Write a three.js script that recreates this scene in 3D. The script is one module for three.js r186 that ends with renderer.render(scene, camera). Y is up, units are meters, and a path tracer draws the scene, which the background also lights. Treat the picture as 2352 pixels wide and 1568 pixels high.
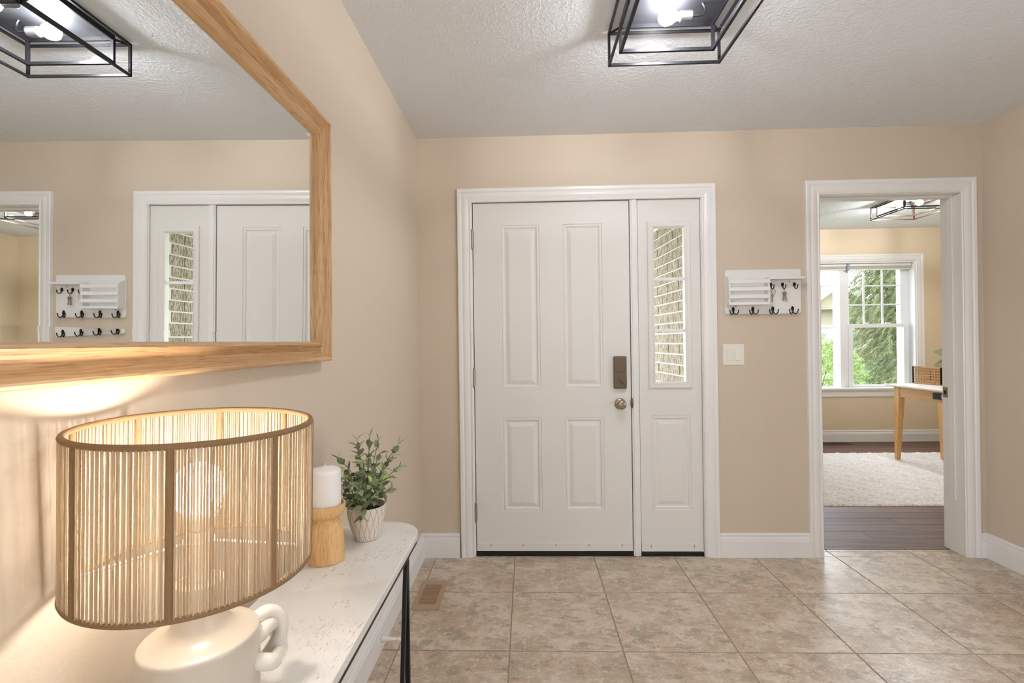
import * as THREE from 'three';
import { RoundedBoxGeometry } from 'three/addons/geometries/RoundedBoxGeometry.js';
import { mergeGeometries, toCreasedNormals } from 'three/addons/utils/BufferGeometryUtils.js';

// ---------------------------------------------------------------- camera, sky, exposure
const scene = new THREE.Scene();
const camera = new THREE.PerspectiveCamera(70.617, 2352 / 1568, 0.05, 200);
camera.position.set(0, 1.25, 2.8075);
camera.rotation.order = 'YXZ';
camera.rotation.set(0.0006, 0.0309, -0.013);
scene.add(camera);
const renderer = new THREE.WebGLRenderer({ antialias: true });
renderer.toneMapping = THREE.LinearToneMapping;
renderer.toneMappingExposure = 1.04;
renderer.shadowMap.enabled = true;
scene.background = new THREE.Color(0.90, 0.97, 1.07);
scene.backgroundIntensity = 7.5;                       // bright overcast sky
const HALL_BULB = 0.92, LAMP_BULB = 0.30, STUDY_BULB = 2.0;
const COOL = new THREE.Color(0.96, 1.0, 1.09), WARM = new THREE.Color(1.0, 0.955, 0.89);

// ---------------------------------------------------------------- helpers
let seed = 7;
const rnd = () => { seed = (seed * 1664525 + 1013904223) % 4294967296; return seed / 4294967296; };
const rr = (a, b) => a + (b - a) * rnd();
const used = {};
const numbered = (n) => { const k = used[n] = (used[n] ?? -1) + 1; return k ? `${n}_${String(k).padStart(3, '0')}` : n; };
function mesh(name, geo, mat, parent) {
  const m = new THREE.Mesh(geo, mat); m.name = name; m.castShadow = m.receiveShadow = true; (parent ?? scene).add(m); return m;
}
function struct(name, geo, mat) {
  const m = geo ? new THREE.Mesh(geo, mat) : new THREE.Group();
  m.name = name; m.castShadow = m.receiveShadow = true; m.userData.kind = 'structure'; scene.add(m); return m;
}
function thing(name, label, category, pos = [0, 0, 0], turn = 0, group) {
  const o = new THREE.Group(); o.name = numbered(name); o.position.set(...pos); o.rotation.y = turn;
  o.userData = { label, category }; if (group) o.userData.group = group; scene.add(o); return o;
}
function box(x0, x1, y0, y1, z0, z1, r = 0) {          // box between two corners, edges rounded by r
  const w = x1 - x0, h = y1 - y0, d = z1 - z0;
  const g = r ? new RoundedBoxGeometry(w, h, d, 2, Math.min(r, w / 2.01, h / 2.01, d / 2.01)) : new THREE.BoxGeometry(w, h, d);
  return g.translate((x0 + x1) / 2, (y0 + y1) / 2, (z0 + z1) / 2);
}
function metreUV(g, long = 'x', off = [0, 0]) {         // uv in metres: u along the long axis of the piece
  const p = g.attributes.position, n = g.attributes.normal, uv = new Float32Array(p.count * 2);
  for (let i = 0; i < p.count; i++) {
    const v = [p.getX(i), p.getY(i), p.getZ(i)], a = [Math.abs(n.getX(i)), Math.abs(n.getY(i)), Math.abs(n.getZ(i))];
    const li = 'xyz'.indexOf(long), k = a[0] > a[1] && a[0] > a[2] ? 0 : a[1] > a[2] ? 1 : 2;
    const rest = [0, 1, 2].filter((j) => j !== k);
    const ui = k === li ? rest[0] : li, vi = rest.find((j) => j !== ui);
    uv[2 * i] = v[ui] + off[0]; uv[2 * i + 1] = v[vi] + off[1];
  }
  g.setAttribute('uv', new THREE.BufferAttribute(uv, 2)); return g;
}
function cyl(p, q, r0, r1 = r0, seg = 12) {             // cylinder from p to q
  const a = new THREE.Vector3(...p), b = new THREE.Vector3(...q), d = b.clone().sub(a);
  const g = new THREE.CylinderGeometry(r1, r0, d.length(), seg);
  g.applyQuaternion(new THREE.Quaternion().setFromUnitVectors(new THREE.Vector3(0, 1, 0), d.clone().normalize()));
  return g.translate(...a.add(b).multiplyScalar(0.5).toArray());
}
function bar(p, q, w, h = w) {                          // square bar from p to q
  const a = new THREE.Vector3(...p), b = new THREE.Vector3(...q), d = b.clone().sub(a), l = d.length();
  const g = new THREE.BoxGeometry(w, l, h);
  g.applyQuaternion(new THREE.Quaternion().setFromUnitVectors(new THREE.Vector3(0, 1, 0), d.normalize()));
  return g.translate(...a.add(b).multiplyScalar(0.5).toArray());
}
const tube = (pts, r, seg = 40, rad = 10) => new THREE.TubeGeometry(new THREE.CatmullRomCurve3(pts.map((p) => new THREE.Vector3(...p))), seg, r, rad, false);
const lathe = (pts, seg = 48) => new THREE.LatheGeometry(pts.map((p) => new THREE.Vector2(...p)), seg);
function merge(list) { return mergeGeometries(list.map((g) => { const k = g.index ? g.toNonIndexed() : g; if (!k.attributes.uv) k.setAttribute('uv', new THREE.BufferAttribute(new Float32Array(k.attributes.position.count * 2), 2)); return k; })); }
// a moulding swept along a path of straight runs with mitred corners; one geometry per run.
// path [a,b], profile [u = offset to the side, d = height], place(a, b, d) -> [x, y, z]
function sweep(path, profile, side, closed, place, crease = 0.6) {
  const n = path.length, runs = closed ? n : n - 1, out = [];
  const nor = (i) => { const p = path[i % n], q = path[(i + 1) % n], l = Math.hypot(q[0] - p[0], q[1] - p[1]); return [-(q[1] - p[1]) / l * side, (q[0] - p[0]) / l * side]; };
  const mit = (i) => {
    if (!closed && i === 0) return nor(0); if (!closed && i === n - 1) return nor(n - 2);
    const a = nor((i - 1 + n) % n), b = nor(i % n), k = 1 + a[0] * b[0] + a[1] * b[1]; return [(a[0] + b[0]) / k, (a[1] + b[1]) / k];
  };
  for (let i = 0; i < runs; i++) {
    const p = path[i], q = path[(i + 1) % n], m0 = mit(i), m1 = mit((i + 1) % n), len = Math.hypot(q[0] - p[0], q[1] - p[1]), t = [(q[0] - p[0]) / len, (q[1] - p[1]) / len];
    const pos = [], uv = [], idx = []; let run = 0;
    profile.forEach(([u, d], k) => {
      if (k) run += Math.hypot(u - profile[k - 1][0], d - profile[k - 1][1]);
      for (const [b, m, s] of [[p, m0, 0], [q, m1, len]]) {
        pos.push(...place(b[0] + m[0] * u, b[1] + m[1] * u, d));
        uv.push(s + (m[0] * t[0] + m[1] * t[1]) * u + i * 0.37, run + i * 0.21);
      }
      if (k) { const o = 2 * k; idx.push(o - 2, o - 1, o, o - 1, o + 1, o); }
    });
    const g = new THREE.BufferGeometry();
    g.setAttribute('position', new THREE.Float32BufferAttribute(pos, 3)); g.setAttribute('uv', new THREE.Float32BufferAttribute(uv, 2)); g.setIndex(idx);
    g.computeVertexNormals(); out.push(toCreasedNormals(g, crease));
  }
  return out;
}
// a raised panel: nested rectangles at given insets and depths, front face towards +z
function panelGeo(x0, x1, y0, y1, prof, back = -0.03) {
  const pos = [], quad = (a, b, c, d) => pos.push(...a, ...b, ...c, ...a, ...c, ...d);
  const ring = ([i, z]) => [[x0 + i, y0 + i, z], [x1 - i, y0 + i, z], [x1 - i, y1 - i, z], [x0 + i, y1 - i, z]];
  for (let k = 0; k + 1 < prof.length; k++) { const a = ring(prof[k]), b = ring(prof[k + 1]); for (let e = 0; e < 4; e++) quad(a[e], a[(e + 1) % 4], b[(e + 1) % 4], b[e]); }
  const c = ring(prof[prof.length - 1]); quad(c[0], c[1], c[2], c[3]);
  const f = ring([0, back]), a = ring(prof[0]); quad(f[3], f[2], f[1], f[0]); for (let e = 0; e < 4; e++) quad(f[e], f[(e + 1) % 4], a[(e + 1) % 4], a[e]);
  const g = new THREE.BufferGeometry(); g.setAttribute('position', new THREE.Float32BufferAttribute(pos, 3));
  g.setAttribute('uv', new THREE.Float32BufferAttribute(new Float32Array(pos.length / 3 * 2), 2)); g.computeVertexNormals(); return g;
}
function plateWithHoles(x0, x1, y0, y1, holes, z0, z1) {
  const s = new THREE.Shape([[x0, y0], [x1, y0], [x1, y1], [x0, y1]].map((p) => new THREE.Vector2(...p)));
  for (const [a, b, c, d] of holes) s.holes.push(new THREE.Path([[a, c], [a, d], [b, d], [b, c]].map((p) => new THREE.Vector2(...p))));
  return new THREE.ExtrudeGeometry(s, { depth: z1 - z0, bevelEnabled: false }).translate(0, 0, z0);
}
function roundedRect(x0, x1, y0, y1, r) {
  const s = new THREE.Shape(); s.moveTo(x0 + r, y0); s.lineTo(x1 - r, y0); s.absarc(x1 - r, y0 + r, r, -Math.PI / 2, 0); s.lineTo(x1, y1 - r); s.absarc(x1 - r, y1 - r, r, 0, Math.PI / 2);
  s.lineTo(x0 + r, y1); s.absarc(x0 + r, y1 - r, r, Math.PI / 2, Math.PI); s.lineTo(x0, y0 + r); s.absarc(x0 + r, y0 + r, r, Math.PI, Math.PI * 1.5); return s;
}

// ---------------------------------------------------------------- textures
const perm = new Uint8Array(512); { let s = 91; const p = [...Array(256).keys()]; for (let i = 255; i; i--) { s = (s * 1103515245 + 12345) & 0x7fffffff; const j = s % (i + 1); [p[i], p[j]] = [p[j], p[i]]; } for (let i = 0; i < 512; i++) perm[i] = p[i & 255]; }
const hash2 = (x, y) => perm[perm[x & 255] + (y & 255)] / 255;
function vnoise(x, y, px, py, o) {                      // value noise that repeats after px, py cells
  const xi = Math.floor(x), yi = Math.floor(y), fx = x - xi, fy = y - yi, u = fx * fx * (3 - 2 * fx), v = fy * fy * (3 - 2 * fy);
  const m = (a, n) => ((a % n) + n) % n, x0 = m(xi, px) + o * 37, x1 = m(xi + 1, px) + o * 37, y0 = m(yi, py) + o * 17, y1 = m(yi + 1, py) + o * 17;
  const a = hash2(x0, y0), b = hash2(x1, y0), c = hash2(x0, y1), d = hash2(x1, y1);
  return a + (b - a) * u + (c - a) * v + (a - b - c + d) * u * v;
}
function fbm(u, v, px, py, oct, o = 0, gain = 0.5) { let s = 0, a = 1, t = 0; for (let k = 0; k < oct; k++) { s += a * vnoise(u * px, v * py, px, py, o + k); t += a; a *= gain; px *= 2; py *= 2; } return s / t; }
function tex(n, m, fn, color, rep) {                    // fn(u, v) -> grey 0..1, or [r, g, b] 0..255 in sRGB
  const d = new Uint8Array(n * m * 4);
  for (let j = 0; j < m; j++) for (let i = 0; i < n; i++) {
    const c = fn(i / n, j / m), k = 4 * (j * n + i);
    if (typeof c === 'number') d[k] = d[k + 1] = d[k + 2] = Math.max(0, Math.min(255, c * 255)); else for (let q = 0; q < 3; q++) d[k + q] = Math.max(0, Math.min(255, c[q]));
    d[k + 3] = 255;
  }
  const t = new THREE.DataTexture(d, n, m); t.wrapS = t.wrapT = THREE.RepeatWrapping; t.magFilter = THREE.LinearFilter; t.needsUpdate = true;
  if (color) t.colorSpace = THREE.SRGBColorSpace; if (rep) t.repeat.set(1 / rep[0], 1 / rep[1]); return t;
}
const mix = (a, b, t) => a.map((x, i) => x + (b[i] - x) * t), sm = (a, b, x) => { const t = Math.max(0, Math.min(1, (x - a) / (b - a))); return t * t * (3 - 2 * t); };
const std = (o) => new THREE.MeshStandardMaterial(o), phy = (o) => new THREE.MeshPhysicalMaterial(o);

const ceilBump = tex(1024, 1024, (u, v) => { const w = fbm(u, v, 9, 9, 3, 3) * 0.06; const a = fbm(u + w, v + w * 0.7, 84, 84, 3, 1, 0.55), r = fbm(u, v, 110, 110, 2, 9); return sm(0.46, 0.60, a) * 0.8 + r * 0.2; }, false, [0.9, 0.9]);
const paintBump = tex(512, 512, (u, v) => fbm(u, v, 90, 90, 2, 5), false, [0.6, 0.6]);
const tileMaps = [0, 1, 2, 3].map((k) => tex(640, 640, (u, v) => {
  const wx = fbm(u, v, 5, 5, 3, 3 + k * 7) - 0.5, big = fbm(u + wx * 0.2, v + wx * 0.12, 4, 6, 4, 11 + k * 5, 0.6), mid = fbm(u + wx * 0.1, v, 14, 22, 4, 21 + k * 3, 0.6), fine = fbm(u, v, 90, 120, 2, 31 + k);
  let c = mix([188, 170, 148], [216, 201, 181], sm(0.34, 0.66, big * 0.6 + mid * 0.4));
  c = mix(c, [198, 168, 142], 0.5 * sm(0.55, 0.72, fbm(u, v, 6, 8, 3, 41 + k * 9)));
  c = mix(c, [150, 136, 118], 0.55 * sm(0.55, 0.72, fbm(u + wx * 0.1, v, 9, 15, 4, 51 + k * 9, 0.62)));
  c = mix(c, [224, 212, 194], 0.6 * sm(0.58, 0.74, fbm(u, v + wx * 0.1, 20, 34, 4, 61 + k * 4, 0.65)));
  return c.map((x) => x + (fine - 0.5) * 34);
}, true));
const tileBump = tex(512, 512, (u, v) => fbm(u, v, 30, 40, 4, 17, 0.6), false);
function grain(n, light, dark, o, fig = 1) {            // wood grain along u
  return tex(n, n, (u, v) => {
    const w = fbm(u, v, 3, 6, 3, o) * 0.16 * fig, f = fbm(u, v + w, 4, 60, 3, o + 3, 0.6), big = fbm(u, v + w, 2, 9, 3, o + 9), pore = fbm(u, v, 24, 260, 2, o + 5);
    let c = mix(light, dark, 0.75 * sm(0.35, 0.7, f * 0.55 + big * 0.45)); return c.map((x) => x - 30 * sm(0.62, 0.8, pore));
  }, true);
}
const oakMap = grain(1024, [206, 168, 122], [178, 136, 92], 3); oakMap.repeat.set(1 / 0.9, 1 / 0.35);
const oakBump = tex(512, 512, (u, v) => fbm(u, v, 20, 240, 2, 8), false); oakBump.repeat.set(1 / 0.9, 1 / 0.35);
const pineMap = grain(512, [230, 188, 132], [216, 168, 110], 13, 1.5); pineMap.repeat.set(1 / 0.5, 1 / 0.2);
const birchMap = grain(512, [224, 178, 118], [206, 154, 92], 23, 1.2); birchMap.repeat.set(1 / 1.0, 1 / 0.4);
const plankMaps = [0, 1, 2].map((k) => { const t = grain(512, mix([112, 84, 68], [130, 99, 82], k / 2), mix([80, 57, 46], [96, 70, 57], k / 2), 33 + 10 * k, 0.8); t.repeat.set(1 / 1.1, 1 / 0.3); return t; });
const marbleMap = tex(1024, 1024, (u, v) => {
  const q = (u + v * 0.6), w = fbm(u, v, 4, 4, 4, 5) - 0.5, cloud = fbm(u + w * 0.2, v, 5, 3, 4, 15), sp = fbm(u + v, v, 64, 128, 3, 25, 0.55), sp2 = fbm(u + v, v, 80, 150, 2, 45, 0.55), pt = sm(0.40, 0.66, fbm(u, v, 7, 9, 3, 65));
  let c = mix([226, 221, 214], [238, 234, 228], sm(0.35, 0.65, cloud));
  c = mix(c, [170, 158, 146], 0.62 * pt * sm(0.68, 0.84, sp)); c = mix(c, [190, 160, 130], 0.5 * pt * sm(0.74, 0.88, sp2)); return c;
}, true); marbleMap.repeat.set(1 / 0.6, 1 / 0.6);
const fibre = tex(256, 256, (u, v) => fbm(u, v, 40, 40, 3, 7), false);
const brickBump = tex(512, 512, (u, v) => fbm(u, v, 40, 12, 4, 19, 0.65), false); brickBump.repeat.set(1 / 0.3, 1 / 0.3);
const brickMaps = [0, 1].map((k) => { const t = tex(512, 512, (u, v) => { const a = fbm(u, v, 60, 14, 4, 29 + k * 6, 0.65); return mix([110, 99, 82], [170, 158, 139], sm(0.36, 0.62, a)); }, true); t.repeat.set(1 / 0.3, 1 / 0.3); return t; });
const rugMap = tex(512, 512, (u, v) => { const a = fbm(u, v, 40, 90, 3, 37, 0.6); return mix([206, 198, 190], [238, 232, 226], sm(0.3, 0.6, a)); }, true); rugMap.repeat.set(1 / 0.5, 1 / 0.5);
const diamond = tex(1024, 512, (u, v) => { const n = 18, a = Math.abs(((u * n + v * 3.8) % 1 + 1) % 1 - 0.5), b = Math.abs(((u * n - v * 3.8) % 1 + 1) % 1 - 0.5); const l = Math.min(a, b); return mix([190, 168, 138], [228, 220, 210], sm(0.03, 0.075, l)); }, true);

// ---------------------------------------------------------------- materials
const M = {
  wall: std({ color: '#d2c2ad', roughness: 0.62, bumpMap: paintBump, bumpScale: 0.0004 }),
  studyWall: std({ color: '#dfccae', roughness: 0.62, bumpMap: paintBump, bumpScale: 0.0004 }),
  ceiling: std({ color: '#e6e8eb', roughness: 0.9, bumpMap: ceilBump, bumpScale: 0.0008 }),
  trim: std({ color: '#ece9e5', roughness: 0.32 }),
  door: std({ color: '#e6e2dc', roughness: 0.5, bumpMap: paintBump, bumpScale: 0.0001 }),
  plastic: std({ color: '#ebe6da', roughness: 0.35 }),
  white: std({ color: '#ebe8e4', roughness: 0.5 }),
  grout: std({ color: '#b3a38e', roughness: 0.9 }),
  dark: std({ color: '#0c0b0b', roughness: 0.6 }),
  blackMetal: std({ color: '#17161a', roughness: 0.38, metalness: 0.3 }),
  nickel: std({ color: '#a79c8c', roughness: 0.28, metalness: 0.95 }),
  bronze: std({ color: '#776a59', roughness: 0.42, metalness: 0.75 }),
  steel: std({ color: '#8d8d90', roughness: 0.35, metalness: 0.9 }),
  reflector: std({ color: '#1e1e21', roughness: 0.55 }),
  bracket: std({ color: '#9db0bf', roughness: 0.4 }),
  mirror: std({ color: '#eef0ee', roughness: 0.0, metalness: 1 }),
  glass: phy({ color: '#ffffff', roughness: 0, transmission: 1, thickness: 0, ior: 1.45 }),
  oak: std({ map: oakMap, roughness: 0.5, bumpMap: oakBump, bumpScale: 0.0004 }),
  pine: std({ map: pineMap, roughness: 0.5 }), birch: std({ map: birchMap, roughness: 0.45 }),
  marble: std({ map: marbleMap, roughness: 0.24 }),
  ceramic: phy({ color: '#d0c6b7', roughness: 0.3 }), glaze: phy({ color: '#e2dbd0', roughness: 0.12 }),
  wax: phy({ color: '#f1ece8', roughness: 0.45, sheen: 0 }),
  jute: [['#cab699', 0], ['#cfbda2', 1], ['#c1aa8c', 2], ['#d5c5ab', 3]].map(([c]) => phy({ color: c, roughness: 1, transmission: 0.45, thickness: 0, bumpMap: fibre, bumpScale: 0.0006 })),
  juteWrap: std({ color: '#93724f', roughness: 1, bumpMap: fibre, bumpScale: 0.0008 }),
  bulb: std({ color: '#ffffff', emissive: '#fff6ea', emissiveIntensity: 26, roughness: 0.4 }),
  warmBulb: std({ color: '#ffffff', emissive: '#ffefd8', emissiveIntensity: 8, roughness: 0.4 }),
  register: std({ color: '#b79a7d', roughness: 0.45, metalness: 0.1 }), brownRegister: std({ color: '#4a3325', roughness: 0.5 }),
  tiles: tileMaps.map((t) => std({ map: t, roughness: 0.3, bumpMap: tileBump, bumpScale: 0.0006 })),
  planks: plankMaps.map((t) => std({ map: t, roughness: 0.5 })),
  bricks: brickMaps.map((t) => std({ map: t, roughness: 0.95, bumpMap: brickBump, bumpScale: 0.004 })),
  mortar: std({ color: '#d0cbc0', roughness: 1 }),
  rug: std({ map: rugMap, roughness: 1 }), cane: std({ color: '#bb9060', roughness: 0.6 }),
  pot: std({ map: diamond, roughness: 0.55 }), soil: std({ color: '#241a12', roughness: 1 }), stem: std({ color: '#5a6142', roughness: 0.8 }),
  leaves: ['#8c9a70', '#9ca982', '#76835e', '#bccc76'].map((c) => phy({ color: c, roughness: 0.6, transmission: 0.12, thickness: 0, side: THREE.DoubleSide })),
  vinyl: std({ color: '#f2f3f4', roughness: 0.35 }), blind: std({ color: '#efece6', roughness: 0.7 }), shadeCloth: std({ color: '#d9d0c2', roughness: 0.9 }),
};

// ---------------------------------------------------------------- the room's shell
const XL = -0.632, XR = 2.5845, YC = 2.4467, SYC = 2.55, ZB = -0.13, ZN = 6.0, SX0 = 1.36, SX1 = 5.2, SZ = -3.10, XW = 6.4;
struct('wall_left', metreUV(plateWithHoles(-ZN, 0.13, 0, 2.7, [[-5.5, -3.1, 0.3, 2.25]], -0.14, 0).rotateY(Math.PI / 2).translate(XL, 0, 0), 'z'), M.wall);  // its opening behind the camera is added to let in fill light
struct('wall_right', metreUV(box(XR, XR + 0.14, 0, 2.7, 0, 1.25)), M.wall);
struct('wall_added_room', metreUV(box(XR + 0.14, XW, 0, 2.7, 1.11, 1.25)), M.wall);  // unseen side room, added so that sky light reaches the hall
struct('wall_added_window', metreUV(plateWithHoles(-ZN, -1.25, 0, 2.7, [[-5.6, -2.9, 0.25, 2.3]], 0, 0.14).rotateY(Math.PI / 2).translate(XW, 0, 0)), M.wall);  // out of view; opening added for sky fill on the left wall
struct('floor_added_room', box(XR, XW, -0.12, 0, 1.25, ZN), std({ color: '#a08c76', roughness: 0.5 }));  // floor of the unseen room added for fill light
struct('wall_back', metreUV(plateWithHoles(XL, XR + 0.14, -0.16, 2.7, [[-0.332, 1.026, -0.15, 2.078], [1.66, 2.478, -0.15, 2.076]], ZB, 0)), M.wall);
struct('wall_near', metreUV(box(XL - 0.14, XW + 0.14, 0, 2.7, ZN, ZN + 0.14)), M.wall);
struct('ceiling', metreUV(box(XL - 0.14, XW + 0.14, YC, YC + 0.2, 0, ZN + 0.14)), M.ceiling);
struct('wall_study_left', metreUV(box(SX0 - 0.12, SX0, 0, 2.7, SZ - 0.2, ZB)), M.studyWall);
struct('wall_study_right', metreUV(box(SX1, SX1 + 0.14, 0, 2.7, SZ - 0.2, 0)), M.studyWall);
struct('wall_study_near', metreUV(box(XR + 0.14, SX1, 0, 2.7, ZB, 0)), M.studyWall);
struct('wall_study_window', metreUV(plateWithHoles(SX0, SX1, 0, 2.7, [[2.75, 4.66, 0.64, 2.155]], SZ - 0.2, SZ)), M.studyWall);
struct('ceiling_study', metreUV(box(SX0 - 0.12, SX1 + 0.14, SYC, SYC + 0.2, SZ - 0.2, ZB)), M.ceiling);

// tiled floor: every tile its own piece
{
  const floor = struct('floor'), T = 0.4572, J = 0.0026;
  mesh('grout', metreUV(box(XL - 0.1, XR + 0.1, -0.12, -0.004, -0.13, ZN)), M.grout, floor);
  const xs = [], zs = []; for (let k = -1; k < 8; k++) xs.push(-0.5431 + k * T); for (let k = -1; k < 13; k++) zs.push(0.4005 + k * T);
  const tile = (x0, x1, z0, z1) => {
    const g = metreUV(box(x0, x1, -0.014, 0, z0, z1, 0.0016)), ox = rr(0, 4), oz = rr(0, 4), uv = g.attributes.uv;
    for (let i = 0; i < uv.count; i++) uv.setXY(i, uv.getX(i) / T + ox, uv.getY(i) / T + oz);
    mesh('tile', g, M.tiles[Math.floor(rnd() * 4)], floor);
  };
  for (let i = 0; i + 1 < xs.length; i++) for (let j = 0; j + 1 < zs.length; j++) {
    const x0 = Math.max(xs[i] + J, XL), x1 = Math.min(xs[i + 1] - J, XR), z0 = Math.max(zs[j] + J, 0.0), z1 = Math.min(zs[j + 1] - J, ZN);
    if (x1 - x0 > 0.02 && z1 - z0 > 0.02) tile(x0, x1, z0, z1);
    if (j === 0) {                                      // the doorway's strips
      const a = Math.max(x0, 1.66), b = Math.min(x1, 2.478);
      if (b - a > 0.02) { tile(a, b, -0.062, -0.001); tile(a, b, -0.094, -0.066); }
    }
  }
}
// study floor: dark planks
{
  const floor = struct('floor_study'), W = 0.115;
  mesh('subfloor', box(SX0, SX1, -0.12, -0.012, SZ, ZB), M.dark, floor);
  mesh('subfloor', box(1.66, 2.478, -0.12, -0.014, ZB, -0.099), M.dark, floor);
  const plank = (x0, x1, z0, z1) => mesh('plank', metreUV(box(x0, x1, -0.012, 0, z0, z1, 0.0012), 'x', [rr(0, 3), rr(0, 3)]), M.planks[Math.floor(rnd() * 3)], floor);
  plank(1.66, 2.478, -0.13, -0.099);
  let r = 0;
  for (let z = ZB; z > SZ + 0.01; z -= W, r++) { let x = SX0 - (r * 0.43 % 1.2); while (x < SX1) { const a = Math.max(SX0, x), b = Math.min(SX1, x + 1.2); if (b - a > 0.05) plank(a, b - 0.0012, Math.max(SZ, z - W), z - 0.0012); x += 1.2; } }
}

// ---------------------------------------------------------------- baseboards and casings
const BASE = [[0, 0], [0.017, 0], [0.017, 0.093], [0.0135, 0.0955], [0.0145, 0.103], [0.0125, 0.110], [0.0085, 0.114], [0.0095, 0.121], [0.0115, 0.127], [0.0095, 0.133], [0.004, 0.137], [0, 0.137]];
const LB = BASE.map(([u, d]) => [u * 1.45, d]);
const along = (pts, side, prof = BASE) => merge(sweep(pts, prof, side, false, (a, b, d) => [a, d, b], 0.5));
struct('baseboard_left', along([[XL, ZN], [XL, 0], [-0.402, 0]], 1, LB.map(([u, d]) => [Math.min(u, 0.0246), d])), M.trim);
struct('baseboard_back', along([[1.090, 0], [1.600, 0]], 1), M.trim);
struct('baseboard_right', along([[2.541, 0], [XR, 0], [XR, 1.25]], 1), M.trim);
struct('baseboard_study', along([[SX0, ZB], [SX0, SZ], [SX1, SZ], [SX1, ZB]], 1), M.trim);
const CAS = [[0, 0], [0, 0.009], [0.003, 0.0115], [0.008, 0.012], [0.012, 0.009], [0.015, 0.0095], [0.022, 0.013], [0.034, 0.0155], [0.046, 0.0155], [0.052, 0.013], [0.055, 0.0135], [0.059, 0.0175], [0.065, 0.019], [0.076, 0.019], [0.079, 0.0165], [0.079, 0]];
const onWall = (z) => (a, b, d) => [a, b, z + d];
struct('trim_1', merge(sweep([[-0.318, 0], [-0.318, 2.064], [1.011, 2.064], [1.011, 0]], CAS, 1, false, onWall(0), 0.45)), M.trim);
struct('trim_2', merge(sweep([[1.677, 0], [1.677, 2.066], [2.462, 2.066], [2.462, 0]], CAS.map(([u, d]) => [u, d]), 1, false, onWall(0), 0.45)), M.trim);

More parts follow.
